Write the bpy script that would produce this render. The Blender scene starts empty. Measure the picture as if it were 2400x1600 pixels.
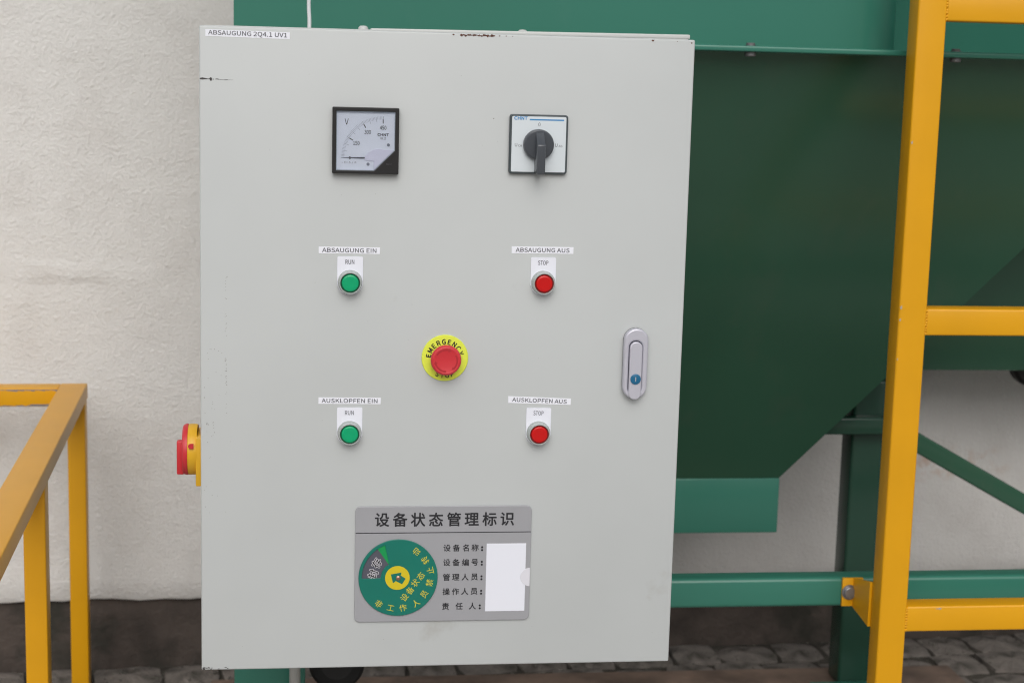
import bpy, bmesh, math, random
from mathutils import Matrix, Vector
from mathutils.geometry import tessellate_polygon
R = math.radians
random.seed(7)
SC = bpy.context.scene
COL = SC.collection

# ------------------------------------------------------------------ camera, sky, sun, exposure
cam_d = bpy.data.cameras.new('camera'); cam = bpy.data.objects.new('camera', cam_d); COL.objects.link(cam)
SC.camera = cam
right = Vector((0.9919146, -0.12417098, 0.02621064)).normalized()
down = Vector((0.00583774, -0.16167095, -0.98682745)).normalized()
fwd = Vector((0.12677283, 0.97900157, -0.1596389)).normalized()
cam.matrix_world = Matrix(((right.x, -down.x, -fwd.x, 0.1231), (right.y, -down.y, -fwd.y, -2.0061),
                           (right.z, -down.z, -fwd.z, 1.1985), (0, 0, 0, 1)))
cam_d.sensor_width = 36; cam_d.lens = 57.75; cam_d.clip_start = 0.05; cam_d.clip_end = 500
cam_d.dof.use_dof = True; cam_d.dof.focus_distance = 2.03; cam_d.dof.aperture_fstop = 7.5; cam_d.dof.aperture_blades = 0

SUN_EL, SUN_AZ = 40, 184          # azimuth clockwise from +Y (the machine is seen looking along +Y)
world = bpy.data.worlds.new('World'); SC.world = world; world.use_nodes = True
wn = world.node_tree; wn.nodes.clear()
sky = wn.nodes.new('ShaderNodeTexSky'); sky.sky_type = 'NISHITA'; sky.sun_disc = False
sky.sun_elevation = R(SUN_EL); sky.sun_rotation = R(SUN_AZ); sky.dust_density = 4.0; sky.air_density = 1.0; sky.ozone_density = 1.0
hs = wn.nodes.new('ShaderNodeHueSaturation'); hs.inputs['Saturation'].default_value = 0.30
bg = wn.nodes.new('ShaderNodeBackground'); bg.inputs['Strength'].default_value = 0.125
wo = wn.nodes.new('ShaderNodeOutputWorld')
wn.links.new(sky.outputs[0], hs.inputs['Color']); wn.links.new(hs.outputs[0], bg.inputs['Color']); wn.links.new(bg.outputs[0], wo.inputs['Surface'])
sd = bpy.data.lights.new('sun', 'SUN'); sd.energy = 1.4; sd.angle = R(55); sd.color = (1.0, 0.97, 0.93)
sun = bpy.data.objects.new('sun', sd); COL.objects.link(sun); sun.location = (0, -3, 6)
az, el = R(SUN_AZ), R(SUN_EL)
sdir = Vector((math.sin(az)*math.cos(el), math.cos(az)*math.cos(el), math.sin(el)))
sun.rotation_euler = sdir.to_track_quat('Z', 'Y').to_euler()
vs = SC.view_settings; SC.cycles.filter_width = 1.15; SC.cycles.use_denoising = True; SC.cycles.denoising_prefilter = 'NONE'
vs.view_transform = 'Standard'; vs.look = 'None'; vs.gamma = 1; vs.use_curve_mapping = False
vs.exposure = -0.27

# ------------------------------------------------------------------ materials
def mat(name, color, rough=0.5, spec=0.5, metallic=0.0, var=0.0, vscale=8, vcol=None, bump=0.0, bscale=200, coat=0.0, detail=4,
        bump2=0.0, b2scale=30, stains=None):
    m = bpy.data.materials.new(name); m.use_nodes = True
    nt = m.node_tree; b = nt.nodes['Principled BSDF']; N = nt.nodes.new; L = nt.links.new
    b.inputs['Base Color'].default_value = (*color, 1); b.inputs['Roughness'].default_value = rough
    b.inputs['Specular IOR Level'].default_value = spec; b.inputs['Metallic'].default_value = metallic
    b.inputs['Coat Weight'].default_value = coat; b.inputs['Coat Roughness'].default_value = 0.15
    tc = N('ShaderNodeTexCoord'); src = None
    if var:
        n = N('ShaderNodeTexNoise'); n.inputs['Scale'].default_value = vscale; n.inputs['Detail'].default_value = detail
        L(tc.outputs['Object'], n.inputs['Vector'])
        r = N('ShaderNodeMapRange'); r.inputs[1].default_value = 0.35; r.inputs[2].default_value = 0.68
        L(n.outputs['Fac'], r.inputs[0])
        mx = N('ShaderNodeMix'); mx.data_type = 'RGBA'
        mx.inputs['A'].default_value = (*color, 1)
        mx.inputs['B'].default_value = (*(vcol or tuple(c*(1-var) for c in color)), 1)
        L(r.outputs[0], mx.inputs['Factor']); src = mx.outputs['Result']
    for (scol, sc_, lo, hi, stretch) in (stains or []):
        mp = N('ShaderNodeMapping'); mp.inputs['Scale'].default_value = stretch; L(tc.outputs['Object'], mp.inputs['Vector'])
        n = N('ShaderNodeTexNoise'); n.inputs['Scale'].default_value = sc_; n.inputs['Detail'].default_value = 6; n.inputs['Roughness'].default_value = 0.65
        L(mp.outputs[0], n.inputs['Vector'])
        r = N('ShaderNodeMapRange'); r.inputs[1].default_value = lo; r.inputs[2].default_value = hi; L(n.outputs['Fac'], r.inputs[0])
        mx = N('ShaderNodeMix'); mx.data_type = 'RGBA'; mx.inputs['B'].default_value = (*scol, 1)
        if src: L(src, mx.inputs['A'])
        else: mx.inputs['A'].default_value = (*color, 1)
        L(r.outputs[0], mx.inputs['Factor']); src = mx.outputs['Result']
    if src: L(src, b.inputs['Base Color'])
    last = None
    for st, s_, d_ in ((bump2, b2scale, 3), (bump, bscale, 5)):
        if st:
            n = N('ShaderNodeTexNoise'); n.inputs['Scale'].default_value = s_; n.inputs['Detail'].default_value = d_
            L(tc.outputs['Object'], n.inputs['Vector'])
            bp = N('ShaderNodeBump'); bp.inputs['Distance'].default_value = st; bp.inputs['Strength'].default_value = 1.0
            L(n.outputs['Fac'], bp.inputs['Height'])
            if last: L(last, bp.inputs['Normal'])
            last = bp.outputs['Normal']
    if last: L(last, b.inputs['Normal'])
    return m

M = {}
M['cab'] = mat('powder_coated_grey', (0.545, 0.572, 0.575), 0.42, 0.5, var=0.06, vscale=3.5, bump=0.00004, bscale=900, bump2=0.0022, b2scale=2.6,
               stains=[((0.33, 0.31, 0.27), 5.5, 0.66, 0.9, (1, 1, 1)), ((0.42, 0.41, 0.38), 60, 0.72, 0.86, (1, 1, 0.35))])
M['cab_in'] = mat('powder_coated_grey_body', (0.56, 0.575, 0.565), 0.42)
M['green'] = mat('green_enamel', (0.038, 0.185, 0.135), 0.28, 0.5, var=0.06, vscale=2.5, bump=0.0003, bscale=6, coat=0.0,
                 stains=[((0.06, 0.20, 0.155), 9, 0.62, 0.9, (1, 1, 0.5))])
M['shaded_green'] = mat('shaded_green_enamel', (0.034, 0.108, 0.066), 0.20, 0.5, var=0.12, vscale=3, bump=0.0008, bscale=4,  # the machine's green enamel, with the hopper's shade put into the colour
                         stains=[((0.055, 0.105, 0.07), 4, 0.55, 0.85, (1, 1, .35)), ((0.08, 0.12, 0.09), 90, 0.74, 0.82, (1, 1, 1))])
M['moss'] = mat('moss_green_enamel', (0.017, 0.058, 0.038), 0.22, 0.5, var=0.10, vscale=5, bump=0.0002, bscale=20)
M['yellow'] = mat('yellow_enamel', (0.75, 0.36, 0.004), 0.38, 0.42, var=0.06, vscale=9, bump=0.00010, bscale=160,
                  stains=[((0.40, 0.24, 0.06), 40, 0.74, 0.80, (1, 1, 1))])
M['black'] = mat('black_plastic', (0.012, 0.012, 0.013), 0.38)
M['rubber'] = mat('black_rubber', (0.015, 0.014, 0.014), 0.7, var=0.4, vscale=30)
M['ink'] = mat('black_print', (0.012, 0.012, 0.016), 0.6)
M['ink_grey'] = mat('grey_print', (0.09, 0.09, 0.11), 0.6)
M['ink_blue'] = mat('blue_print', (0.03, 0.24, 0.55), 0.6)
M['ink_yellow'] = mat('yellow_print', (0.62, 0.56, 0.05), 0.5)
M['ink_white'] = mat('white_print', (0.62, 0.62, 0.66), 0.5)
M['white'] = mat('white_plastic', (0.80, 0.82, 0.90), 0.4)
M['tape'] = mat('white_label_tape', (0.86, 0.88, 0.95), 0.45, var=0.05, vscale=60)
M['dial'] = mat('dial_white', (0.86, 0.90, 0.97), 0.5)
M['switch_white'] = mat('switch_plate_white', (0.66, 0.72, 0.76), 0.45)
M['grey_plastic'] = mat('dark_grey_plastic', (0.060, 0.068, 0.080), 0.26, spec=0.7)
M['grey_frame'] = mat('slate_grey_plastic', (0.055, 0.070, 0.078), 0.45)
M['metal'] = mat('zinc_metal', (0.34, 0.34, 0.36), 0.38, metallic=0.75, var=0.25, vscale=60)
M['old_bolt'] = mat('dull_zinc', (0.16, 0.16, 0.165), 0.5, metallic=0.3)
M['chrome'] = mat('satin_collar', (0.50, 0.54, 0.53), 0.22, metallic=0.35)
M['silver'] = mat('silver_grey_plastic', (0.56, 0.56, 0.63), 0.36, metallic=0.25, bump=0.00003, bscale=1500)
M['plate'] = mat('silver_acrylic', (0.375, 0.380, 0.405), 0.34, metallic=0.1, var=0.04, vscale=12)
M['green_btn'] = mat('green_lens', (0.0, 0.37, 0.155), 0.26, spec=0.5)
M['green_ring'] = mat('green_lens_ring', (0.0, 0.085, 0.04), 0.35)
M['red_btn'] = mat('red_lens', (0.56, 0.004, 0.004), 0.26, spec=0.5)
M['red_ring'] = mat('red_lens_ring', (0.20, 0.012, 0.012), 0.35)
M['red'] = mat('red_plastic', (0.60, 0.030, 0.040), 0.42)
M['red_dark'] = mat('red_moulding', (0.42, 0.016, 0.024), 0.45)
M['lime'] = mat('yellow_green_plate', (0.76, 0.86, 0.08), 0.4)
M['yplastic'] = mat('yellow_plastic', (0.78, 0.44, 0.02), 0.4)
M['disc'] = mat('teal_disc', (0.006, 0.175, 0.130), 0.32, var=0.08, vscale=20)
M['disc_rim'] = mat('teal_disc_rim', (0.03, 0.25, 0.19), 0.35)
M['wedge'] = mat('bright_green_wedge', (0.004, 0.30, 0.08), 0.4)
M['slate'] = mat('slate_window', (0.085, 0.088, 0.115), 0.45)
M['dyellow'] = mat('hub_yellow', (0.66, 0.52, 0.015), 0.4)
M['copper'] = mat('rivet_copper', (0.45, 0.27, 0.20), 0.3, metallic=0.8)
M['lock'] = mat('blue_lock', (0.012, 0.13, 0.26), 0.3)
M['dark'] = mat('dark_gap', (0.03, 0.03, 0.035), 0.7)
M['scuff'] = mat('scuff_black', (0.06, 0.055, 0.055), 0.7)
M['rust'] = mat('rust_brown', (0.11, 0.045, 0.03), 0.8)
M['primer'] = mat('bare_grey_metal', (0.20, 0.20, 0.22), 0.5)
M['wood'] = mat('weathered_timber', (0.24, 0.165, 0.125), 0.8, var=0.5, vscale=14, bump=0.002, bscale=60,
                stains=[((0.05, 0.035, 0.028), 10, 0.5, 0.8, (0.25, 1, 1))])
M['cable'] = mat('pale_cable', (0.62, 0.64, 0.66), 0.45)
M['conduit'] = mat('pale_grey_conduit', (0.36, 0.36, 0.34), 0.5)
M['gasket'] = mat('glass', (0.9, 0.95, 1.0), 0.05)

g = bpy.data.materials.new('clear_glass'); g.use_nodes = True; nt = g.node_tree; nt.nodes.clear()
fr = nt.nodes.new('ShaderNodeFresnel'); fr.inputs[0].default_value = 1.45
tr = nt.nodes.new('ShaderNodeBsdfTransparent'); tr.inputs[0].default_value = (0.97, 0.98, 1, 1)
gl = nt.nodes.new('ShaderNodeBsdfGlossy'); gl.inputs['Roughness'].default_value = 0.04
ms = nt.nodes.new('ShaderNodeMixShader'); out = nt.nodes.new('ShaderNodeOutputMaterial')
nt.links.new(fr.outputs[0], ms.inputs[0]); nt.links.new(tr.outputs[0], ms.inputs[1]); nt.links.new(gl.outputs[0], ms.inputs[2]); nt.links.new(ms.outputs[0], out.inputs[0])
M['glass'] = g

def plaster_material():
    m = bpy.data.materials.new('roughcast_plaster'); m.use_nodes = True
    nt = m.node_tree; b = nt.nodes['Principled BSDF']; N = nt.nodes.new; L = nt.links.new
    b.inputs['Roughness'].default_value = 0.9; b.inputs['Specular IOR Level'].default_value = 0.2
    tc = N('ShaderNodeTexCoord')
    def noise(s, d=3, rough=0.5, stretch=(1, 1, 1), dist=0):
        mp = N('ShaderNodeMapping'); mp.inputs['Scale'].default_value = stretch; L(tc.outputs['Object'], mp.inputs['Vector'])
        n = N('ShaderNodeTexNoise'); n.inputs['Scale'].default_value = s; n.inputs['Detail'].default_value = d
        n.inputs['Roughness'].default_value = rough; n.inputs['Distortion'].default_value = dist
        L(mp.outputs[0], n.inputs['Vector']); return n.outputs['Fac']
    def rng(v, a, b_, c=0, d=1):
        r = N('ShaderNodeMapRange'); r.inputs[1].default_value = a; r.inputs[2].default_value = b_
        r.inputs[3].default_value = c; r.inputs[4].default_value = d; L(v, r.inputs[0]); return r.outputs[0]
    def mix(f, A, B):
        x = N('ShaderNodeMix'); x.data_type = 'RGBA'
        for s_, v in (('A', A), ('B', B)):
            if isinstance(v, tuple): x.inputs[s_].default_value = (*v, 1)
            else: L(v, x.inputs[s_])
        L(f, x.inputs['Factor']); return x.outputs['Result']
    c = mix(rng(noise(1.6, 4), .35, .7), (0.755, 0.742, 0.722), (0.745, 0.730, 0.712))
    c = mix(rng(noise(9, 5), .5, .8, 0, .5), c, (0.60, 0.57, 0.545))
    c = mix(rng(noise(150, 3, .6), .52, .72, 0, .18), c, (0.52, 0.49, 0.46))
    # faint orange rust bleed in a band low on the right
    sx = N('ShaderNodeSeparateXYZ'); L(tc.outputs['Object'], sx.inputs[0])
    def band(o, mid, w):
        s = N('ShaderNodeMath'); s.operation = 'SUBTRACT'; L(o, s.inputs[0]); s.inputs[1].default_value = mid
        a = N('ShaderNodeMath'); a.operation = 'ABSOLUTE'; L(s.outputs[0], a.inputs[0])
        return rng(a.outputs[0], w, w*0.3)
    def mul(a_, b_):
        x = N('ShaderNodeMath'); x.operation = 'MULTIPLY'; L(a_, x.inputs[0]); L(b_, x.inputs[1]); return x.outputs[0]
    f = mul(mul(band(sx.outputs['X'], 1.52, .16), band(sx.outputs['Z'], 0.39, .045)), rng(noise(22, 5, .6), .48, .68, 0, .75))
    c = mix(f, c, (0.52, 0.27, 0.14))
    L(c, b.inputs['Base Color'])
    n1 = noise(135, 4, .62, (1, 1, 1.15)); n2 = noise(330, 3, .6); n3 = noise(14, 2); n4 = noise(60, 2, .5)
    b0 = N('ShaderNodeBump'); b0.inputs['Distance'].default_value = 0.0035; L(n3, b0.inputs['Height'])
    b1 = N('ShaderNodeBump'); b1.inputs['Distance'].default_value = 0.0030; L(n1, b1.inputs['Height']); L(b0.outputs[0], b1.inputs['Normal'])
    b2 = N('ShaderNodeBump'); b2.inputs['Distance'].default_value = 0.0010; L(rng(n4, .5, .85), b2.inputs['Height']); L(b1.outputs[0], b2.inputs['Normal'])
    # old repair swelling on the left part of the wall
    wz = N('ShaderNodeMath'); wz.operation = 'MULTIPLY_ADD'; L(noise(6, 2), wz.inputs[0]); wz.inputs[1].default_value = .09; L(sx.outputs['Z'], wz.inputs[2])
    ridge = mul(mul(band(sx.outputs['X'], -0.30, .17), band(wz.outputs[0], 0.845, .024)), rng(noise(9, 2), .3, .7, .3, 1))
    b3 = N('ShaderNodeBump'); b3.inputs['Distance'].default_value = 0.0035; L(ridge, b3.inputs['Height']); L(b2.outputs[0], b3.inputs['Normal'])
    L(b3.outputs[0], b.inputs['Normal'])
    return m
M['plaster'] = plaster_material()
M['plinth'] = mat('dark_bitumen_plinth', (0.085, 0.067, 0.057), 0.85, var=0.45, vscale=14, bump=0.004, bscale=70, bump2=0.01, b2scale=12,
                  stains=[((0.15, 0.14, 0.13), 90, 0.68, 0.78, (1, 1, 1)), ((0.025, 0.028, 0.02), 7, 0.5, 0.75, (1, 1, 1))])
M['stone'] = mat('grey_stone_paver', (0.22, 0.195, 0.175), 0.85, var=0.5, vscale=22, bump=0.005, bscale=90, bump2=0.008, b2scale=25,
                 stains=[((0.22, 0.21, 0.20), 110, 0.68, 0.76, (1, 1, 1)), ((0.03, 0.03, 0.02), 16, 0.52, 0.72, (1, 1, 1))])
M['ground'] = mat('concrete_yard_ground', (0.44, 0.42, 0.40), 0.9, var=0.4, vscale=9, bump=0.003, bscale=120)

# ------------------------------------------------------------------ helpers
def link(name, me, m, parent=None, T=None, smooth=True, ang=35):
    if T is not None: me.transform(T)
    me.name = name
    me.materials.clear(); me.materials.append(m)
    if smooth:
        me.polygons.foreach_set('use_smooth', [True]*len(me.polygons)); me.set_sharp_from_angle(angle=R(ang))
    o = bpy.data.objects.new(name, me); COL.objects.link(o); o.parent = parent
    return o
def empty(name, label, cat, loc=(0, 0, 0), rz=0, group=None):
    o = bpy.data.objects.new(name, None); COL.objects.link(o); o.location = loc; o.rotation_euler = (0, 0, rz)
    o.empty_display_size = 0.1; o['label'] = label; o['category'] = cat
    if group: o['group'] = group
    return o
def tag(o, label=None, cat=None, group=None, kind=None):
    for k, v in (('label', label), ('category', cat), ('group', group), ('kind', kind)):
        if v: o[k] = v
    return o
def box_bm(x0, x1, y0, y1, z0, z1, bev=0.0, seg=2, bm=None):
    b = bmesh.new()
    vs_ = [b.verts.new((x, y, z)) for x in (x0, x1) for y in (y0, y1) for z in (z0, z1)]
    for f in ((0, 1, 3, 2), (4, 6, 7, 5), (0, 4, 5, 1), (2, 3, 7, 6), (0, 2, 6, 4), (1, 5, 7, 3)): b.faces.new([vs_[i] for i in f])
    bmesh.ops.recalc_face_normals(b, faces=b.faces[:])
    if bev: bmesh.ops.bevel(b, geom=b.edges[:], offset=bev, segments=seg, affect='EDGES', profile=0.5)
    return b
def box(name, x0, x1, y0, y1, z0, z1, m, parent=None, bev=0.0, seg=2, T=None):
    b = box_bm(x0, x1, y0, y1, z0, z1, bev, seg); me = bpy.data.meshes.new(name); b.to_mesh(me); b.free()
    return link(name, me, m, parent, T)
def bar(name, p, q, w, h, m, parent, bev=0.003, up=(0, 0, 1), seg=3):
    p, q = Vector(p), Vector(q); d = q-p; L = d.length; z = d.normalized(); u = Vector(up)
    x = u.cross(z).normalized(); y = z.cross(x)
    b = box_bm(-w/2, w/2, -h/2, h/2, 0, L, bev, seg); me = bpy.data.meshes.new(name); b.to_mesh(me); b.free()
    T = Matrix((x, y, z)).transposed().to_4x4(); T.translation = p
    return link(name, me, m, parent, T)
def lathe(name, prof, m, parent, T=None, n=64, ang=30):
    b = bmesh.new(); rings = []
    for r_, h in prof:
        if r_ < 1e-7: rings.append([b.verts.new((0, 0, h))])
        else: rings.append([b.verts.new((r_*math.cos(2*math.pi*i/n), r_*math.sin(2*math.pi*i/n), h)) for i in range(n)])
    for a, c in zip(rings, rings[1:]):
        for i in range(n):
            j = (i+1) % n
            if len(a) == 1 and len(c) == 1: continue
            if len(a) == 1: b.faces.new((a[0], c[i], c[j]))
            elif len(c) == 1: b.faces.new((a[i], c[0], a[j]))
            else: b.faces.new((a[i], c[i], c[j], a[j]))
    bmesh.ops.recalc_face_normals(b, faces=b.faces[:])
    me = bpy.data.meshes.new(name); b.to_mesh(me); b.free(); return link(name, me, m, parent, T, ang=ang)
def prism(name, pts, x0, x1, m, parent, axes='yz', bev=0.0):
    b = bmesh.new()
    def P(u, v, w): return {'yz': (w, u, v), 'xz': (u, w, v), 'xy': (u, v, w)}[axes]
    A = [b.verts.new(P(u, v, x0)) for u, v in pts]; Bv = [b.verts.new(P(u, v, x1)) for u, v in pts]
    b.faces.new(A); b.faces.new(Bv[::-1])
    for i in range(len(pts)): b.faces.new((A[i], A[(i+1) % len(pts)], Bv[(i+1) % len(pts)], Bv[i]))
    bmesh.ops.recalc_face_normals(b, faces=b.faces[:])
    if bev: bmesh.ops.bevel(b, geom=b.edges[:], offset=bev, segments=2, affect='EDGES', profile=0.5)
    me = bpy.data.meshes.new(name); b.to_mesh(me); b.free(); return link(name, me, m, parent)
def front(x, z, h=0.0, rot=0.0):     # frame on the cabinet's door: local x to the right, y up, z out towards the viewer (metres from the door's lower left corner)
    return Matrix.Translation((x, -h, z)) @ Matrix.Rotation(R(90), 4, 'X') @ Matrix.Rotation(rot, 4, 'Z')
def shape_mesh(outlines, depth, bev=0.0, res=2):
    cu = bpy.data.curves.new('shape', 'CURVE'); cu.dimensions = '2D'; cu.fill_mode = 'BOTH'
    for pts in outlines:
        s = cu.splines.new('POLY'); s.points.add(len(pts)-1)
        for p, (x, y) in zip(s.points, pts): p.co = (x, y, 0, 1)
        s.use_cyclic_u = True
    cu.extrude = max(depth/2-bev, 0); cu.bevel_depth = bev; cu.bevel_resolution = res; cu.offset = -bev
    o = bpy.data.objects.new('shape', cu)
    me = bpy.data.meshes.new_from_object(o); bpy.data.objects.remove(o)
    me.transform(Matrix.Translation((0, 0, depth/2)))
    return me
def shape(name, outlines, depth, m, parent, T, bev=0.0, ang=35):
    return link(name, shape_mesh(outlines, depth, bev), m, parent, T, ang=ang)
def rrect(x0, y0, x1, y1, r_, n=6):
    pts = []
    for cx, cy, a0 in ((x1-r_, y1-r_, 0), (x0+r_, y1-r_, 90), (x0+r_, y0+r_, 180), (x1-r_, y0+r_, 270)):
        for i in range(n+1):
            a = R(a0+90*i/n); pts.append((cx+r_*math.cos(a), cy+r_*math.sin(a)))
    return pts
def circ(cx, cy, r_, n=64, a0=0, a1=360):
    full = abs(a1-a0) >= 360; k = n if full else n+1
    return [(cx+r_*math.cos(R(a0+(a1-a0)*i/n)), cy+r_*math.sin(R(a0+(a1-a0)*i/n))) for i in range(k)]
import os
FONT = None
try:
    FONT = bpy.data.fonts.load(os.path.join(bpy.utils.system_resource('DATAFILES'), 'fonts', 'Noto Sans CJK Regular.woff2'))
except Exception:
    FONT = None
FSC = 1.0
def text_mesh(s, size, bold=0.0, sx=1.0, align='CENTER'):
    cu = bpy.data.curves.new('text', 'FONT'); cu.body = s; cu.size = size; cu.resolution_u = 3
    if FONT and all(ord(c) < 128 for c in s): cu.font = FONT; cu.size = size*FSC
    o = bpy.data.objects.new('text', cu); COL.objects.link(o)
    me = bpy.data.meshes.new_from_object(o); bpy.data.objects.remove(o)
    xs = [v.co.x for v in me.vertices]; ys = [v.co.y for v in me.vertices]
    if xs:
        cx, cy = (min(xs)+max(xs))/2, (min(ys)+max(ys))/2
        if align == 'LEFT': cx = min(xs)
        me.transform(Matrix.Diagonal((sx, 1, 1, 1)) @ Matrix.Translation((-cx, -cy, 0)))
        if bold:       # heavier strokes: slightly shifted copies, each a hair above the last
            b = bmesh.new()
            for k in range(8):
                m2 = me.copy(); a = math.pi*k/4
                m2.transform(Matrix.Translation((bold*size*math.cos(a), bold*size*math.sin(a), k*2e-5))); b.from_mesh(m2); bpy.data.meshes.remove(m2)
            b.to_mesh(me); b.free()
    return me
if FONT:      # make 'size' mean cap height / 0.72 whatever the face
    _m = text_mesh('H', 1.0); _y = [v.co.y for v in _m.vertices]; FSC = 0.72/(max(_y)-min(_y)); bpy.data.meshes.remove(_m)
def fitted(s, w, h, bold):
    me = text_mesh(s, h/0.72, bold); xs = [v.co.x for v in me.vertices]; k = w/(max(xs)-min(xs)); bpy.data.meshes.remove(me); return (h/0.72, k)
def join_meshes(list_):
    b = bmesh.new()
    for me, T in list_:
        me.transform(T); b.from_mesh(me); bpy.data.meshes.remove(me)
    me = bpy.data.meshes.new('joined'); b.to_mesh(me); b.free(); return me
def letters(name, items, m, parent, T):
    for it in items: lettering(name, [it], m, parent, T)
def lettering(name, items, m, parent, T, label=None):
    """items: (text, x, y, size, rotation, bold, stretch)"""
    L = []
    for it in items:
        s, x, y, size = it[:4]; rot = it[4] if len(it) > 4 else 0; bold = it[5] if len(it) > 5 else 0; sx = it[6] if len(it) > 6 else 1
        L.append((text_mesh(s, size, bold, sx), Matrix.Translation((x, y, 0)) @ Matrix.Rotation(R(rot), 4, 'Z')))
    o = link(name, join_meshes(L), m, parent, T, smooth=False)
    return tag(o, label)
def flats(name, polys, m, parent, T, kind=None):
    """thin printed marks: list of convex or simple polygons"""
    b = bmesh.new()
    for p in polys:
        vv = [b.verts.new((x, y, 0)) for x, y in p]
        f = b.faces.new(vv)
        if f.normal.z < 0: f.normal_flip()
    b.normal_update()
    for f in b.faces:
        if f.normal.z < 0: f.normal_flip()
    me = bpy.data.meshes.new(name); b.to_mesh(me); b.free(); o = link(name, me, m, parent, T, smooth=False)
    return tag(o, kind=kind)
def quad(x0, y0, x1, y1): return [(x0, y0), (x1, y0), (x1, y1), (x0, y1)]
def tube(name, pts, r_, m, parent=None, n=16):
    cu = bpy.data.curves.new(name, 'CURVE'); cu.dimensions = '3D'; cu.bevel_depth = r_; cu.bevel_resolution = 4; cu.use_fill_caps = True; cu.resolution_u = 8
    s = cu.splines.new('BEZIER'); s.bezier_points.add(len(pts)-1)
    for bp, p in zip(s.bezier_points, pts): bp.co = p; bp.handle_left_type = bp.handle_right_type = 'AUTO'
    o = bpy.data.objects.new(name, cu); me = bpy.data.meshes.new_from_object(o); bpy.data.objects.remove(o)
    return link(name, me, m, parent)
def hexhead(name, r_, h, m, parent, T):
    o = lathe(name, [(0, 0), (r_*1.35, 0), (r_*1.35, h*.18), (r_, h*.18), (r_, h*.9), (r_*.9, h), (0, h)], m, parent, T, n=6 if False else 24, ang=30)
    return o
mm = 0.001

# ------------------------------------------------------------------ ground and pavers
WALLROT = math.atan(0.055)
gm = bpy.data.meshes.new('ground'); gm.from_pydata([(-60, -60, -0.02), (60, -60, -0.02), (60, 60, -0.02), (-60, 60, -0.02)], [], [(0, 1, 2, 3)])
ground = link('ground', gm, M['ground'], smooth=False); ground['kind'] = 'structure'

def paver_mesh(w, d, h, seed):
    rd = random.Random(seed); b = bmesh.new(); n = 3
    G = [[None]*(n+1) for _ in range(n+1)]
    for i in range(n+1):
        for j in range(n+1):
            edge = i in (0, n) or j in (0, n); corner = i in (0, n) and j in (0, n)
            x = -w/2+w*i/n+rd.uniform(-.004, .004); y = -d/2+d*j/n+rd.uniform(-.004, .004)
            if corner: x *= .93; y *= .93
            G[i][j] = b.verts.new((x, y, (-.008 if corner else -.005 if edge else 0)+rd.uniform(-.0025, .0025)))
    for i in range(n):
        for j in range(n): b.faces.new((G[i][j], G[i+1][j], G[i+1][j+1], G[i][j+1]))
    ring = [G[i][0] for i in range(n+1)]+[G[n][j] for j in range(1, n+1)]+[G[i][n] for i in range(n-1, -1, -1)]+[G[0][j] for j in range(n-1, 0, -1)]
    low = [b.verts.new((v.co.x*1.03, v.co.y*1.03, -h)) for v in ring]
    for k in range(len(ring)): b.faces.new((ring[k], low[k], low[(k+1) % len(ring)], ring[(k+1) % len(ring)]))
    bmesh.ops.recalc_face_normals(b, faces=b.faces[:])
    me = bpy.data.meshes.new('paver'); b.to_mesh(me); b.free()
    me.materials.append(M['stone']); me.polygons.foreach_set('use_smooth', [True]*len(me.polygons)); me.set_sharp_from_angle(angle=R(40))
    return me
VAR = [paver_mesh(w, .105, .05, 10+i) for i, w in enumerate((.095, .105, .118, .13, .10, .142))]
WID = (.095, .105, .118, .13, .10, .142)
rp = random.Random(3)
for row in range(8):
    v = 1.262-.058-row*.112; x = -0.95+rp.uniform(0, .08)
    while x < 2.35 and (row < 5 or (x < 2.0)):
        k = rp.randrange(6); w = WID[k]
        o = bpy.data.objects.new('paver', VAR[k]); COL.objects.link(o); o.parent = ground
        cx = x+w/2
        o.location = (cx, v+.055*cx, rp.uniform(-.006, .003)); o.rotation_euler = (rp.uniform(-.02, .02), rp.uniform(-.02, .02), WALLROT+rp.uniform(-.03, .03)+(math.pi if rp.random() < .5 else 0))
        x += w+.008
sm = bpy.data.meshes.new('joint_soil'); sm.from_pydata([(-1.0, .40, -.011), (2.3, .46, -.011), (2.3, 1.45, -.011), (-1.0, 1.45, -.011)], [], [(0, 1, 2, 3)])
soil = link('joint_soil', sm, mat('dark_joint_soil', (0.07, 0.062, 0.05), 0.95, var=0.5, vscale=40, bump=0.004, bscale=150), ground, smooth=False)
# loose small debris at the foot of the wall
b = bmesh.new()
for i in range(420):
    x = rp.uniform(-.7, 2.1); y = 1.25+.055*x-abs(rp.gauss(0, .10))-.01
    s = rp.uniform(.0015, .0045)
    r_ = bmesh.ops.create_icosphere(b, subdivisions=1, radius=s, matrix=Matrix.Translation((x, y, s*.4)) @ Matrix.Rotation(rp.uniform(0, 6), 4, 'Z') @ Matrix.Diagonal((1, rp.uniform(.5, 1), .5, 1)))
me = bpy.data.meshes.new('grit'); b.to_mesh(me); b.free()
grit = link('grit', me, mat('pale_grit', (0.16, 0.15, 0.13), 0.9, var=0.6, vscale=40), smooth=False); grit['kind'] = 'stuff'
grit['label'] = 'pale grit and crumbs lying along the foot of the wall'; grit['category'] = 'grit'

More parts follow.
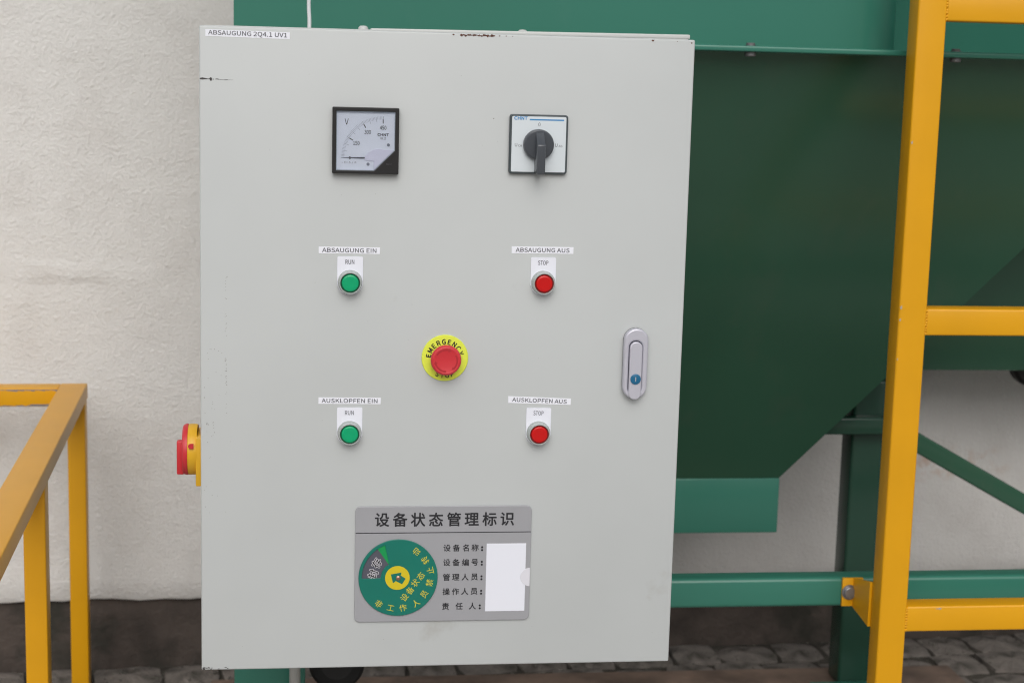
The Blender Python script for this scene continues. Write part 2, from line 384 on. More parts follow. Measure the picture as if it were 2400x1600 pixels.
# ------------------------------------------------------------------ building wall
wall = empty('building_wall', 'cream roughcast house wall above a dark plinth behind the machine', 'wall', (0, 1.254, 0), WALLROT)
b = bmesh.new()
nx, = (240,)
xs_ = [-6+12*i/nx for i in range(nx+1)]
rw = random.Random(5)
def wob(x): return .0035*math.sin(x*7.3)+.0025*math.sin(x*19+1)+.0015*math.sin(x*47+2)+rw.uniform(-.0012, .0012)
low = [b.verts.new((x, 0, .1465+wob(x))) for x in xs_]; low2 = [b.verts.new((x, .03, .1445)) for x in xs_]
mid = [b.verts.new((x, 0, .18)) for x in xs_]
low_b = [b.verts.new((x, .004, v.co.z-.006)) for x, v in zip(xs_, low)]
for i in range(nx):
    b.faces.new((low[i], low[i+1], mid[i+1], mid[i])); b.faces.new((low_b[i], low_b[i+1], low[i+1], low[i])); b.faces.new((low2[i], low2[i+1], low_b[i+1], low_b[i]))
t0, t1 = b.verts.new((-6, 0, 4.5)), b.verts.new((6, 0, 4.5))
b.faces.new([t0]+mid+[t1])
bk0, bk1 = b.verts.new((-6, .3, 4.5)), b.verts.new((6, .3, 4.5)); b.faces.new((t0, t1, bk1, bk0))
bmesh.ops.recalc_face_normals(b, faces=b.faces[:])
me = bpy.data.meshes.new('plaster'); b.to_mesh(me); b.free()
link('plaster', me, M['plaster'], wall, ang=60)
box('plinth', -6, 6, .014, .30, -.25, .165, M['plinth'], wall)

# the house across the yard, behind the viewer: it closes the low sky and is mirrored in the enamel
ob = empty('opposite_building', 'plain brown brick house across the yard facing the machine', 'building', (0, -30, 0))
M['brickwall'] = mat('brown_render', (0.13, 0.10, 0.08), 0.9, var=0.3, vscale=2)
M['pane'] = mat('dark_window_pane', (0.02, 0.022, 0.025), 0.1)
box('wall', -16, 16, -6, 0, -.3, 5.4, M['brickwall'], ob)
prism('roof', [(-6.6, 5.38), (-3, 7.6), (.5, 5.38)], -16.4, 16.4, mat('slate_roof', (0.06, 0.055, 0.055), .8), ob, 'yz')
for i in range(9):
    for z in (1.0, 3.4):
        wi = box('window', -13.6+i*3.3, -12.4+i*3.3, -.02, .03, z, z+1.35, M['white'], ob)
        box('pane', -13.52+i*3.3, -12.48+i*3.3, .03, .04, z+.08, z+1.27, M['pane'], wi)

# ------------------------------------------------------------------ green dust collector
Z0 = 0.45      # height of the door's lower edge above the ground
mc = empty('dust_collector', 'green enamelled extraction machine with tapering hopper behind the grey cabinet', 'machine', (0, 0, 0))
prism('upper_housing', [(.022, .85), (.022, .452)]+[(.965+.075*math.sin(R(a)), .527-.075*math.cos(R(a))) for a in range(0, 91, 6)]+[(1.04, .85)], Z0+.80, 2.35, M['green'], mc, 'xy')
prism('side_housing', [(.80, Z0+.80), (.88, Z0+.80), (.88, 2.35), (.48, 2.35)], 1.0, 2.9, M['green'], mc, 'yz')
box('flange', 0.022, 2.9, 0.415, .90, Z0+.7925, Z0+.8015, M['green'], mc, .0026, 3)
for x in (0.42, 0.787, 1.108, 1.44, 1.77, 2.1):
    tb = Matrix.Translation((x, .43, Z0+.8015)); hexhead('bolt', .0066, .0045, M['old_bolt'], mc, tb)
    tb = Matrix.Translation((x, .43, Z0+.7925)) @ Matrix.Rotation(math.pi, 4, 'X')
    lathe('nut', [(0, 0), (.0085, 0), (.0085, .0055), (.0075, .0065), (0, .0068)], M['old_bolt'], mc, tb, n=24)
# hopper: inverted pyramid
def hopper(name, xa, xb, oa, ob, y0, y1, yo0, yo1, zt, zb, parent, m):
    T_ = [(xa, y0, zt), (xb, y0, zt), (xb, y1, zt), (xa, y1, zt)]; B_ = [(oa, yo0, zb), (ob, yo0, zb), (ob, yo1, zb), (oa, yo1, zb)]
    b = bmesh.new(); t = [b.verts.new(p) for p in T_]; l = [b.verts.new(p) for p in B_]
    for i in range(4): b.faces.new((t[i], t[(i+1) % 4], l[(i+1) % 4], l[i]))
    b.faces.new(l); bmesh.ops.recalc_face_normals(b, faces=b.faces[:])
    me = bpy.data.meshes.new(name); b.to_mesh(me); b.free(); return link(name, me, m, parent)
hopper('hopper', .03, 1.548, .66, 1.0185, .452, .88, .93, 1.10, Z0+.7925, Z0+.0112, mc, M['shaded_green'])
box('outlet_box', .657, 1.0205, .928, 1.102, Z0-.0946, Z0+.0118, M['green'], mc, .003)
box('rear_box', 1.25, 2.8, 1.05, 1.12, Z0+.197, Z0+.72, M['shaded_green'], mc, .004)
hopper('hopper', 1.62, 2.9, 2.1, 2.4, .47, .88, .93, 1.03, Z0+.7925, Z0+.057, mc, M['shaded_green'])
# frame
box('front_leg', .022, .131, .450, .535, 0.0, Z0+.786, M['green'], mc, .004, 3)
box('front_leg', 2.75, 2.83, .455, .535, 0.0, Z0+.786, M['green'], mc, .004, 3)
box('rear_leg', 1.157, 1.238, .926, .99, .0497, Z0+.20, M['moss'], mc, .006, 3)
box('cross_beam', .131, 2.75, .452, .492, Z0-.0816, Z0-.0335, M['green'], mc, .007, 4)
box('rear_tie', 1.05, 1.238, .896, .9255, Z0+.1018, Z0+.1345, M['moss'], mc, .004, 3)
bar('diagonal_brace', (1.19, .97, Z0+.132), (1.90, .97, Z0-.256), .036, .042, M['shaded_green'], mc, .004, up=(0, 1, 0))
box('base_plate', 1.100, 1.27, .835, .9255, .050, .058, M['green'], mc, .001)
box('base_plate', -.01, .17, .43, .58, 0.001, .009, M['green'], mc, .001)
# cantilever rails that carry the control cabinet
box('mounting_rail', .05, .09, .2365, .4495, Z0+.12, Z0+.16, M['green'], mc, .003)
box('mounting_rail', .05, .09, .2365, .4495, Z0+.64, Z0+.68, M['green'], mc, .003)
# black round duct end at the far right
dk = lathe('duct_elbow', [(0, 0), (.052, 0), (.056, .004), (.056, .03), (.050, .034), (.050, .10), (0, .10)], M['rubber'], None,
      Matrix.Translation((1.598, 1.13, Z0+.208)) @ Matrix.Rotation(R(90), 4, 'X'))
tag(dk, 'black round duct end under the rear box at the right edge', 'duct')
# timber under the machine
tb_ = box('timber_beam', -.045, 1.42, .80, 1.025, 0.004, .0495, M['wood'], None, .004)
tag(tb_, 'weathered brown timber baulk lying on the pavers under the machine', 'timber')
# black wheel and pale conduit under the cabinet
w = empty('rubber_wheel', 'black rubber wheel seen just under the lower edge of the cabinet', 'wheel', (.183, .60, Z0-.212))
Rx = Matrix.Rotation(R(90), 4, 'X')
lathe('tyre', [(.026, .016), (.040, .018), (.0455, .012), (.0465, 0), (.0455, -.012), (.040, -.018), (.026, -.016)], M['rubber'], w, Rx)
lathe('hub', [(0, .014), (.026, .016), (.026, -.016), (0, -.014)], M['black'], w, Rx)
c_ = tube('conduit', [(.115, .412, Z0+.06), (.115, .412, Z0-.10), (.115, .412, Z0-.25), (.113, .41, .03)], .0085, M['conduit'])
tag(c_, 'pale grey conduit running down in front of the green leg', 'conduit')
c_ = tube('cable', [(.1300, .225, Z0+.797), (.1303, .227, Z0+.815), (.1294, .228, Z0+.830), (.1298, .229, Z0+.86), (.1300, .23, Z0+1.0), (.131, .24, Z0+1.5)], .0026, M['cable'])
tag(c_, 'thin white cable rising from the top of the grey cabinet', 'cable')

# ------------------------------------------------------------------ control cabinet
cab = empty('control_cabinet', 'light grey steel control cabinet with meter, switch and push buttons', 'control cabinet', (0, 0, Z0))
box('door', 0, .600, 0, .017, 0, .7973, M['cab'], cab, .0022, 3)
bd = box('body', .004, .597, .0195, .235, .004, .7985, M['cab_in'], cab, .002, 2, T=Matrix.Rotation(-.0010, 4, 'Y'))
box('rain_lip', .203, .598, .0195, .034, .7945, .8003, M['cab_in'], cab, .0016, 3, T=Matrix.Translation((.2, 0, .8)) @ Matrix.Rotation(-.0093, 4, 'Y') @ Matrix.Translation((-.2, 0, -.8)))
for x, z in ((.1945, .7988), (.3895, .7998)):
    lathe('top_screw', [(0, 0), (.0062, 0), (.0058, .0024), (.0038, .0042), (0, .0046)], M['cab_in'], cab, Matrix.Translation((x, .028, z)), n=24)

# scuffs and chips on the door
rs = random.Random(11)
def blob(cx, cz, w_, h_, n=9, j=.45):
    return [(cx+w_/2*math.cos(2*math.pi*i/n)*(1+rs.uniform(-j, j)), cz+h_/2*math.sin(2*math.pi*i/n)*(1+rs.uniform(-j, j))) for i in range(n)]
ps = []
ps += [[(.0008, .7358), (.004, .7366), (.010, .7354), (.0155, .7351), (.0155, .7345), (.009, .7345), (.004, .7340), (.0008, .7345)]]
ps += [blob(.0135, .7347, .003, .0045), blob(.0165, .7350, .001, .0018)]
ps += [[(.0185, .7350), (.021, .7357), (.024, .7350), (.0245, .7345), (.019, .7346)], [(.0245, .73465), (.040, .7345), (.040, .7343), (.0245, .7343)], blob(.0315, .7344, .004, .0009)]
for i in range(10): ps.append(blob(.003+rs.uniform(0, .03), .001+rs.uniform(0, .003), .003, .0009))
ps += [blob(.003, .0022, .003, .004)]
flats('scuff_mark', ps, M['scuff'], cab, front(0, 0, .00012), 'stuff')
ps = []
for i in range(16):
    x = .312+i*.0026+rs.uniform(-.001, .001); ps.append(blob(x, .7949+rs.uniform(-.0005, .0005), .0034, rs.uniform(.001, .003)))
for x, z, a_ in ((.547, .7951, .0035), (.5955, .7935, .0022), (.5775, .7949, .0012), (.358, .7951, .002), (.366, .7952, .0016), (.374, .7951, .0014), (.302, .7951, .0025)):
    ps.append(blob(x, z, a_, a_*.7))
flats('paint_chip', ps, M['rust'], cab, front(0, 0, .00014), 'stuff')
ps = []
for i in range(46):
    ps.append(blob(.031+rs.gauss(0, .0007), rs.uniform(.33, .50), .0006, .0011))
for i in range(40):
    x = abs(rs.gauss(0, .013))+.004; ps.append(blob(x, rs.uniform(.20, .42), rs.uniform(.0004, .0010), rs.uniform(.0005, .0014)))
for i in range(26): ps.append(blob(rs.uniform(.05, .58), rs.uniform(.03, .77), .0006, .0006))
ps += [blob(.0078, .3165, .0011, .004), blob(.353, .6962, .0022, .0011)]
flats('dirt_speck', ps, mat('grey_dirt', (0.24, 0.235, 0.225), .8), cab, front(0, 0, .00013), 'stuff')

# --- voltmeter
vm = link('voltmeter', shape_mesh([rrect(157.7*mm, 627.0*mm, 237.5*mm, 706.0*mm, 1.2*mm), circ(.1975, .6665, .0382, 4, 45, 405)][:1], .0015), M['black'], cab, front(0, 0, .0004))
tag(vm, 'square voltmeter with black bezel and white dial')
U, V = 157.7, 706.0     # upper left corner of the bezel, mm
def vp(u, v): return ((U+u)*mm, (V-v)*mm)
hole = [vp(4.8, 4.6), vp(75.2, 4.6), vp(75.2, 51.0), vp(50.5, 75.4), vp(4.8, 75.4)]
shape('bezel', [rrect(157.7*mm, 626.7*mm, 237.6*mm, 706.0*mm, 1.2*mm), hole], .0088, M['black'], vm, front(0, 0, .0019), .0007)
dial = shape('dial', [[vp(4.5, 4.3), vp(75.6, 4.3), vp(75.6, 51.3), vp(50.7, 75.7), vp(4.5, 75.7)]], .0010, M['dial'], vm, front(0, 0, .0055))
edge_o = [vp(4.8, 4.6), vp(75.2, 4.6), vp(75.2, 51.0), vp(50.5, 75.4), vp(4.8, 75.4)]
edge_i = [vp(5.4, 5.2), vp(74.6, 5.2), vp(74.6, 50.7), vp(50.2, 74.8), vp(5.4, 74.8)]
shape('cover_rim', [edge_o, edge_i], .0050, mat('clear_rim', (0.45, 0.52, 0.60), .25), vm, front(0, 0, .0042))
H = .0067
cu_, cv_ = 60.8, 60.3
ps, pg = [], []
def ray(a, r0, r1, w0, w1=None):
    w1 = w1 if w1 is not None else w0
    a = R(a); d = (-math.cos(a), math.sin(a)); n_ = (math.sin(a), math.cos(a))
    c0 = (cu_+d[0]*r0, cv_-d[1]*r0); c1 = (cu_+d[0]*r1, cv_-d[1]*r1)
    return [vp(c0[0]+n_[0]*w0/2, c0[1]-n_[1]*w0/2*-1*-1) , vp(c0[0]-n_[0]*w0/2, c0[1]+n_[1]*w0/2), vp(c1[0]-n_[0]*w1/2, c1[1]+n_[1]*w1/2), vp(c1[0]+n_[0]*w1/2, c1[1]-n_[1]*w1/2)]
for i in range(46):
    a = i*2
    if i % 15 == 0 and i: ps.append(ray(a, 41.5, 46.5, 1.0)); ps.append(ray(a, 46.5, 50, .35))
    elif i % 5 == 0: pg.append(ray(a, 43.5, 50, .34))
    else: pg.append(ray(a, 46.2, 50, .26))
flats('scale_mark', ps, M['ink'], vm, front(0, 0, H)); flats('fine_scale', pg, mat('scale_grey', (0.22, 0.24, 0.30), .6), vm, front(0, 0, H))
L_ = lambda s, u, v, size, rot=0, bold=0, sx=1: (s, (U+u)*mm, (V-v)*mm, size*mm, rot, bold, sx)
letters('lettering', [L_('V', 17, 17.4, 9.8, 0, 0, .85), L_('150', 28.9, 42.8, 6.4, 0, .008, .78), L_('300', 42.3, 29.3, 6.4, 0, .008, .78), L_('450', 60.8, 23.8, 6.4, 0, .008, .78),
    L_('CHNT', 61.0, 32.2, 4.2, 0, .03, 1.25), L_('0', 21.2, 60.6, 5.0, 0, .02, .8)], M['ink'], vm, front(0, 0, H))
letters('small_print', [L_('6L2', 61.0, 36.5, 3.6, 0, .01, 1.15), L_('~ □ 1.5 ⊥ ☆', 20.6, 65.9, 3.2, 0, .0, 1)], M['ink_grey'], vm, front(0, 0, H))
shape('adjuster', [circ((U+67.4)*mm, (V-44.3)*mm, .0019, 20)], .0004, mat('adj_grey', (.20, .22, .26), .5), vm, front(0, 0, H))
shape('adjuster', [circ((U+43.2)*mm, (V-67.8)*mm, .0019, 20)], .0004, mat('adj_grey2', (.28, .30, .36), .5), vm, front(0, 0, H))
flats('needle', [[vp(10.8, 60.2), vp(49, 59.1), vp(49, 61.5), vp(10.8, 60.5)]], M['ink_grey'], vm, front(0, 0, H+.0008))
# pale moulded shield over the movement
sh = [vp(75.2-.8, 50.6), vp(50.1, 74.8)]
arc = [vp(50+18*math.cos(R(a))+6, 66+ -17*math.sin(R(a))) for a in range(180, 60, -10)]
shape('movement_shield', [[vp(49.9, 74.6), vp(50, 64)]+arc[1:]+[vp(74.3, 50.5)]], .0010, mat('pale_shield', (.80, .80, .92), .4), vm, front(0, 0, H+.0002), .0003)
shape('cover_glass', [[vp(5.4, 5.2), vp(74.6, 5.2), vp(74.6, 50.7), vp(50.2, 74.8), vp(5.4, 74.8)]], .0008, M['glass'], vm, front(0, 0, .0092))
lettering('maker_print', [L_('ᴄʜɴᴛ', 68.3, 67.2, 1.8, 0, 0, 1.3)], mat('faint_grey', (.10, .10, .11), .6), vm, front(0, 0, .01073))

# --- rotary selector switch
U, V = 372.3, 702.2
sw = shape('selector_switch', [rrect(372.3*mm, 630.2*mm, 444.3*mm, 702.2*mm, 3.4*mm)], .0060, M['grey_frame'], cab, front(0, 0, .0004), .0012)
tag(sw, 'square rotary selector switch with dark grey handle on white plate')
shape('face_plate', [rrect(375.0*mm, 632.6*mm, 441.8*mm, 699.9*mm, 1.6*mm)], .0008, M['switch_white'], sw, front(0, 0, .0062), .0002)
H = .00715
lettering('blue_lettering', [L_('CHNT', 13.4, 4.6, 5.2, 0, .04, 1.2)], M['ink_blue'], sw, front(0, 0, H))
flats('blue_line', [quad((U+24.2)*mm, (V-7.0)*mm, (U+66.6)*mm, (V-5.4)*mm)], M['ink_blue'], sw, front(0, 0, H))
letters('lettering', [L_('0', 36.3, 11.8, 6.0), L_('U', 8.2, 37.0, 5.6), L_('CA', 13.2, 37.9, 3.6, 0, 0, 1.1), L_('U', 57.9, 36.6, 5.6), L_('AB', 63.0, 37.5, 3.6, 0, 0, 1.1)], M['ink_grey'], sw, front(0, 0, H))
kx, kz = .4078, .6660
lathe('knob', [(.0188, 0), (.0188, .0055), (.0180, .0075), (.0165, .0085), (0, .0088)], M['grey_plastic'], sw, front(kx, kz, .0070))
prism('handle', [(-.0072, .0182), (-.0118, .0180), (-.0345, .0005), (-.0335, -.0340), (-.0300, -.0356), (-.0072, -.0356)], -.0050, .0050, M['grey_plastic'], sw, 'yz', .0010)
h_ = [c for c in sw.children if c.name.startswith('handle')][-1]
h_.data.transform(Matrix.Translation((kx+.0006, 0, kz)))

# --- push buttons
def push_button(px, pz, colour, text, top, tilt, label):
    # px,pz centre of the button; top = upper edge of its legend plate
    btn = shape('push_button', [rrect(px-.0157, pz-.0165, px+.0157, top, .0018, 4)[:10]+[(px-.0157, pz-.004)]+circ(px, pz-.0005, .0157, 16, 190, 350)+[(px+.0157, pz-.004)]],
                .0010, M['white'], cab, front(0, 0, .0002, 0))
    tag(btn, label)
    sz_, k_ = fitted(text, .0108 if text == 'RUN' else .0128, .0052, .006)
    lettering('lettering', [(text, px-.0004, top-.0066, sz_, tilt, .006, k_)], M['ink_grey'], btn, front(0, 0, .00135))
    T = front(px, pz, .0012)
    lathe('collar', [(.0150, 0), (.0150, .0020), (.0138, .0035), (.0137, .0108), (.0130, .0120), (.0122, .0120), (.0119, .0112), (.0119, .0050)], M['chrome'], btn, T)
    m1, m2 = (M['green_ring'], M['green_btn']) if colour == 'g' else (M['red_ring'], M['red_btn'])
    lathe('lens_ring', [(.0118, .0040), (.0118, .0100), (.0106, .0100), (.0104, .0085)], m1, btn, T)
    lathe('lens', [(.0104, .0040), (.0104, .0110), (.0098, .0121), (.0086, .0126), (.0050, .0123), (0, .0121)], m2, btn, T)
    return btn
push_button(.1809, .4940, 'g', 'RUN', .5253, 0, 'green push button with RUN plate under the ABSAUGUNG EIN label')
push_button(.4196, .4957, 'r', 'STOP', .5271, 0, 'red push button with STOP plate under the ABSAUGUNG AUS label')
push_button(.1822, .3058, 'g', 'RUN', .3375, 0, 'green push button with RUN plate under the AUSKLOPFEN EIN label')
push_button(.4191, .3053, 'r', 'STOP', .3372, -1, 'red push button with STOP plate under the AUSKLOPFEN AUS label')

# --- emergency stop
ex, ez = .2992, .4004
es = lathe('emergency_stop', [(.0010, 0), (.0290, 0), (.0290, .0010), (.0284, .0017), (0, .0019)], M['lime'], cab, front(ex, ez, .0004), n=96)
tag(es, 'red mushroom emergency stop on round yellow plate')
it = []
for i, ch in enumerate('EMERGENCY'):
    a = 82-i*19.3; rr = .0206
    it.append((ch, ex-rr*math.sin(R(a)), ez+rr*math.cos(R(a)), .0082, a, .028, .98))
for i, ch in enumerate('STOP'):
    a = 24-i*16.0; rr = .0224
    it.append((ch, ex-rr*math.sin(R(a)), ez-rr*math.cos(R(a)), .0070, -a, .028, 1))
lettering('lettering', it, M['ink'], es, front(0, 0, .00245))
T = front(ex, ez, .002)
lathe('stem', [(.0120, 0), (.0120, .010)], M['black'], es, T, n=40)
cap = lathe('mushroom_head', [(.0118, .0095), (.0165, .0100), (.0186, .0125), (.0191, .0155), (.0186, .0185), (.0172, .0202), (.0158, .0206), (.0150, .0203), (0, .0203)], M['red'], es, T, n=96)
def arrow(a0, a1, r_=.0135, w_=.0011):
    n = 14; o_ = [(r_+w_, a0+(a1-a0)*i/n) for i in range(n+1)]; i_ = [(r_-w_, a1-(a1-a0)*i/n) for i in range(n+1)]
    tip = [(r_+w_*2.4, a1), (r_, a1+(-18 if a1 < a0 else 18)), (r_-w_*2.4, a1)]
    return [(q*math.cos(R(a)), q*math.sin(R(a))) for q, a in o_+tip+i_]
for a0 in (150, 30, 270):
    shape('arrow', [arrow(a0, a0-72)], .0005, M['red_dark'], es, T @ Matrix.Translation((0, 0, .0199)), .0002)

# --- door handle
hx = .5392
hb = shape('door_handle', [rrect(.5238, .3515, .5546, .4400, .0153, 10), rrect(.5302, .3490, .5466, .4246, .0081, 8)][:1], .0030, M['dark'], cab, front(0, 0, .0002))
tag(hb, 'silver grey swing handle with blue lock')
pill = rrect(.5236, .3508, .5544, .4400, .0152, 12)
inner = rrect(.5299, .3560, .5473, .4247, .0085, 10)
shape('escutcheon', [pill, inner], .0100, M['silver'], hb, front(0, 0, .0004), .0022)
shape('lever', [rrect(.5307, .3500, .5466, .4236, .0078, 10)], .0096, M['silver'], hb, front(0, 0, .0030), .0012)
lathe('lock_cylinder', [(.0066, 0), (.0066, .0011), (.0060, .0014), (0, .0014)], M['lock'], hb, front(.5389, .3765, .0126), n=40)
flats('key_slot', [quad(.5383, .3737, .5394, .3793)], mat('slot_pale', (.42, .40, .42), .4), hb, front(0, 0, .01415))

# --- isolator switch on the cabinet's left side
iz, iy = .262, .100
iso = box('isolator_switch', -.0105, .0045, iy-.032, iy+.032, .2205, .2840, M['yplastic'], cab, .0012)
tag(iso, 'red and yellow isolator switch on the left side')
TX = Matrix.Translation((0, iy, iz)) @ Matrix.Rotation(R(-90), 4, 'Y')
lathe('yellow_ring', [(.0323, .0095), (.0328, .0125), (.0328, .0200), (.0322, .0212), (0, .0212)], M['yplastic'], iso, TX)
lathe('red_disc', [(.0328, .0212), (.0330, .0235), (.0322, .0265), (.0300, .0282), (0, .0286)], M['red'], iso, TX)
box('grip', -.0362, -.0270, iy-.006, iy+.006, iz-.0325, iz+.0115, M['red'], iso, .0016)
shape('lock_slot', [[(-.0185, .2700), (-.0130, .2700), (-.0130, .2765)]+circ(-.0165, .2733, .0033, 10, 90, 270)+[(-.0130, .2702)]], .0014, M['red'], iso, front(0, 0, -(iy-.0330)))

# --- tape labels
def tape(corners, text, w_, h__, label):
    size, sx = fitted(text, w_, h__, .010)
    o = flats('tape_label', [corners], M['tape'], cab, front(0, 0, .00022)); tag(o, label)
    cx = sum(c[0] for c in corners)/4; cz = sum(c[1] for c in corners)/4
    rot = math.degrees(math.atan2(corners[1][1]-corners[0][1], corners[1][0]-corners[0][0]))
    lettering('lettering', [(text, cx, cz, size, rot, .010, sx)], M['ink_grey'], o, front(0, 0, .0004))
def mmq(*c): return [(a*mm, b_*mm) for a, b_ in c]
tape(mmq((7.5, 793.0), (106.6, 792.0), (106.6, 784.0), (7.5, 785.0)), 'ABSAUGUNG 2Q4.1 UV1', .0925, .0050, 'white tape label ABSAUGUNG 2Q4.1 UV1 in the top left corner')
tape(mmq((142.5, 537.1), (217.0, 536.9), (217.0, 528.7), (142.5, 528.7)), 'ABSAUGUNG EIN', .0660, .0050, 'white tape label reading ABSAUGUNG EIN')
tape(mmq((379.3, 540.5), (456.8, 540.4), (456.8, 531.8), (379.5, 531.8)), 'ABSAUGUNG AUS', .0675, .0050, 'white tape label reading ABSAUGUNG AUS')
tape(mmq((143.6, 350.3), (220.6, 349.8), (220.4, 341.6), (143.5, 342.0)), 'AUSKLOPFEN EIN', .0690, .0049, 'white tape label reading AUSKLOPFEN EIN')
tape(mmq((379.9, 352.2), (459.6, 349.2), (459.5, 340.9), (380.0, 343.4)), 'AUSKLOPFEN AUS', .0695, .0049, 'white tape label reading AUSKLOPFEN AUS')

# ------------------------------------------------------------------ equipment status board fixed to the door
sg = empty('status_board', 'silver status sign with green dial and Chinese headings low on the cabinet door', 'sign', (0, 0, Z0))
tag(sg)
shape('board', [rrect(.1907, .0610, .4136, .2113, .0068, 8)], .0024, M['plate'], sg, front(0, 0, .0005), .0005)
HB = .0031
title = '设备状态管理标识'
lettering('title_lettering', [(c, .2241+i*.02262, .1943, .0188, 0, .020) for i, c in enumerate(title)], M['ink'], sg, front(0, 0, HB))
flats('divider_line', [quad(.1912, .1767, .4132, .1777)], M['ink'], sg, front(0, 0, HB))
rows = [('设备名称', 157.0), ('设备编号', 137.9), ('管理人员', 118.7), ('操作人员', 99.7)]
it = []
for s, z in rows:
    for i, c in enumerate(s): it.append((c, (306.6+11.9*i)*mm, z*mm, .0096, 0, .016))
    it += [('.', .3513, (z+.6)*mm, .016, 0, .02), ('.', .3513, (z-3.2)*mm, .016, 0, .02)]
for c, x in (('责', 306.2), ('任', 323.5), ('人', 340.6)): it.append((c, x*mm, .0803, .0096, 0, .016))
it += [('.', .3500, .0809, .016, 0, .02), ('.', .3500, .0771, .016, 0, .02)]
lettering('field_lettering', it, M['ink'], sg, front(0, 0, HB))
shape('name_card', [quad(.3570, .0730, .4075, .1622)], .0003, M['white'], sg, front(0, 0, .0029))
shape('thumb_notch', [circ(.4133, .1178, .0121, 24, 90, 270)], .0006, mat('notch_white', (.72, .72, .78), .4), sg, front(0, 0, .0030), .0002)
dx, dz, DR = .2453, .1192, .0500
# dial with a window cut out of it
win = circ(0, 0, .0458, 16, 181, 112)[::1]
win += [(-.0115, .0172), (-.0160, .0150), (-.0205, .0080), (-.0225, -.0005)]
disc = shape('dial', [circ(0, 0, DR, 96), win], .0018, M['disc'], sg, front(dx, dz, .0030), .0006)
disc.name = 'dial'
lathe('dial_floor', [(0, .0001), (.0480, .0001), (.0480, 0), (0, 0)], M['slate'], disc, front(dx, dz, .0032), n=64)
flats('green_wedge', [[(.0458*math.cos(R(a)), .0458*math.sin(R(a))) for a in (125, 120, 115, 112)]+[(-.0115, .0172), (-.0128, .0180)]], M['wedge'], disc, front(dx, dz, .0036))
for (c, x, y, rot) in (('存', -.0272, .0192, 62), ('封', -.0318, .0048, 70)):
    lettering('white_outline', [(c, x, y, .0125, rot, .065)], M['ink_white'], disc, front(dx, dz, .00365))
    lettering('lettering', [(c, x, y, .0125, rot, .012)], M['ink'], disc, front(dx, dz, .0038))
ring = [(438, 1290), (645, 1367), (862, 1367), (1085, 1285), (1230, 1125), (1318, 922), (1325, 700), (1237, 512), (1085, 358)]
it = []
for c, (x, y) in zip('非工作人员禁止转动', ring):
    u, v = (x-770)/13.8*mm, (825-y)/13.8*mm
    it.append((c, u, v, .0098, math.degrees(math.atan2(v, u))+90, .004))
for c, (x, y) in zip('设备状态', ((885, 1180), (978, 1055), (1067, 920), (1160, 797))):
    it.append((c, (x-770)/13.8*mm, (825-y)/13.8*mm, .0098, 54, .004))
lettering('yellow_lettering', it, M['ink_yellow'], disc, front(dx, dz, .00495))
lathe('hub', [(.0155, 0), (.0155, .0006), (0, .0006)], M['dyellow'], disc, front(dx-.001, dz, .0047), n=64)
flats('arrow', [[(-.0093, .0048), (.0040, .0072), (.0036, .0052-.0016), (.0024, .0038), (.0094, -.0010), (.0050, -.0083), (-.0030, -.0040), (-.0060, -.0064), (-.0068, -.0060)]], M['disc'], disc, front(dx, dz, .00545))
lathe('rivet', [(.0030, 0), (.0028, .0008), (.0018, .0015), (0, .0017)], M['copper'], disc, front(dx, dz, .0055), n=24)

# ------------------------------------------------------------------ yellow ladder frame on the right
lf = empty('yellow_guard_frame', 'tall yellow square-tube guard frame bolted to the green beam', 'guard frame', (0, 0, 0))
PY0, PY1 = .33, .37
box('post', 1.007, 1.0505, PY0, PY1, 0.0, 2.1, M['yellow'], lf, .0032, 3)
box('post', 2.02, 2.0635, PY0, PY1, 0.0, 2.1, M['yellow'], lf, .0032, 3)
for z in (.843, .380, -.083, 1.30):
    box('rail', 1.0500, 2.0205, PY0+.0004, PY1-.0004, Z0+z, Z0+z+.0405, M['yellow'], lf, .0030, 3)
    for xx in (1.0505,):     # weld bead along the joint
        b = bmesh.new(); rw2 = random.Random(int(z*100)+7)
        for i in range(9):
            bmesh.ops.create_icosphere(b, subdivisions=1, radius=.0024, matrix=Matrix.Translation((xx, PY0+.0010, Z0+z+.003+i*.0043+rw2.uniform(-.001, .001))) @ Matrix.Diagonal((1, .6, 1, 1)))
        me = bpy.data.meshes.new('weld_bead'); b.to_mesh(me); b.free(); link('weld_bead', me, M['yellow'], lf, ang=80)
# bracket: plate on the beam, web and gusset back to the post
br = box('bracket', .986, 1.020, .4455, .4515, Z0-.079, Z0-.0325, M['yellow'], lf, .0008)
prism('gusset', [(.4455, -.0325+Z0), (.4455, -.079+Z0), (.3705, -.087+Z0), (.3705, -.0150+Z0)], 1.0035, 1.0085, M['yellow'], br, 'yz')
prism('top_web', [(1.0090, .3705), (1.0090, .4455), (1.045, .3705)], Z0-.0365, Z0-.0325, M['yellow'], br, 'xy')
hexhead('bolt', .0092, .0075, M['metal'], br, Matrix.Translation((.9975, .4455, Z0-.0555)) @ Matrix.Rotation(R(90), 4, 'X'))
chips = []
for x, z, a_ in ((1.0085, .345, .003), (1.0085, .405, .004), (1.0088, .424, .005), (1.0092, .668, .004)):
    chips.append([(x+p, z+q) for p, q in ((0, 0), (a_*.45, a_*.3), (a_*.5, -a_*.6), (a_*.1, -a_), (-a_*.25, -a_*.3))])
chips.append(blob(1.1015, -.0462, .008, .0028))
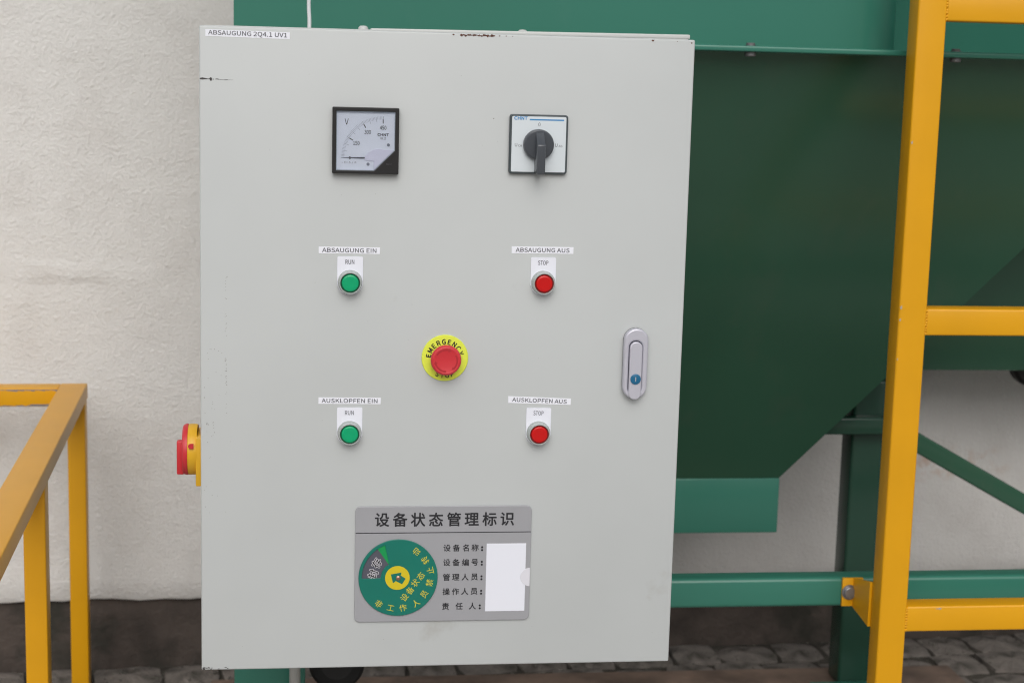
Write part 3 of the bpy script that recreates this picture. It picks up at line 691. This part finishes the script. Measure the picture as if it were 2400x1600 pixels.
flats('paint_chip', [[(x, z) for x, z in p] for p in chips], mat('pale_chip', (.42, .36, .28), .5), lf, Matrix.Translation((0, PY0-.00012, Z0)) @ Matrix.Rotation(R(90), 4, 'X'), 'stuff')

# ------------------------------------------------------------------ yellow handrail on the left
RZ = Z0+.158
hr = empty('yellow_handrail', 'yellow steel handrail with chipped paint standing before the wall on the left', 'handrail', (-.276, 1.10, 0), R(2.0))
# local frame: -y runs towards the viewer, x = 0 is the right side of the rail
box('side_rail', -.0485, 0, -2.4, .0, RZ-.029, RZ, M['yellow'], hr, .0022, 3)
box('back_rail', -1.9, -.0490, -.048, 0, RZ-.0345, RZ-.0003, M['yellow'], hr, .0016, 3)
box('post', -.0335, -.0012, -.048, -.004, 0, RZ-.0292, M['yellow'], hr, .0022, 3)
box('post', -.0335, -.0012, -.675, -.630, 0, RZ-.0292, M['yellow'], hr, .0022, 3)
box('post', -.0335, -.0012, -2.39, -2.35, 0, RZ-.0292, M['yellow'], hr, .0022, 3)
ps = []
rs2 = random.Random(4)
x = -.9
while x < -.055:
    w_ = rs2.uniform(.006, .03); ps.append([(x, RZ-.0025), (x+w_, RZ-.0025), (x+w_*.8, RZ-.0025-rs2.uniform(.0012, .0040)), (x+w_*.4, RZ-.0025-rs2.uniform(.001, .003)), (x+w_*.1, RZ-.0042)]); x += w_*.85
x = -.9
while x < -.075:
    w_ = rs2.uniform(.006, .03); ps.append([(x, RZ-.0335), (x+w_, RZ-.0335), (x+w_*.7, RZ-.0335+rs2.uniform(.0010, .0026)), (x+w_*.3, RZ-.0335+rs2.uniform(.001, .002))]); x += w_*.9
ps.append([(-.100, RZ-.0335), (-.062, RZ-.0335), (-.060, RZ-.0302), (-.098, RZ-.0300)])
ps.append([(-.1955, RZ-.010), (-.1945, RZ-.009), (-.189, RZ-.0165), (-.190, RZ-.0175)])
flats('paint_chip', ps, M['primer'], hr, Matrix.Translation((0, -.04815, 0)) @ Matrix.Rotation(R(90), 4, 'X'), 'stuff')
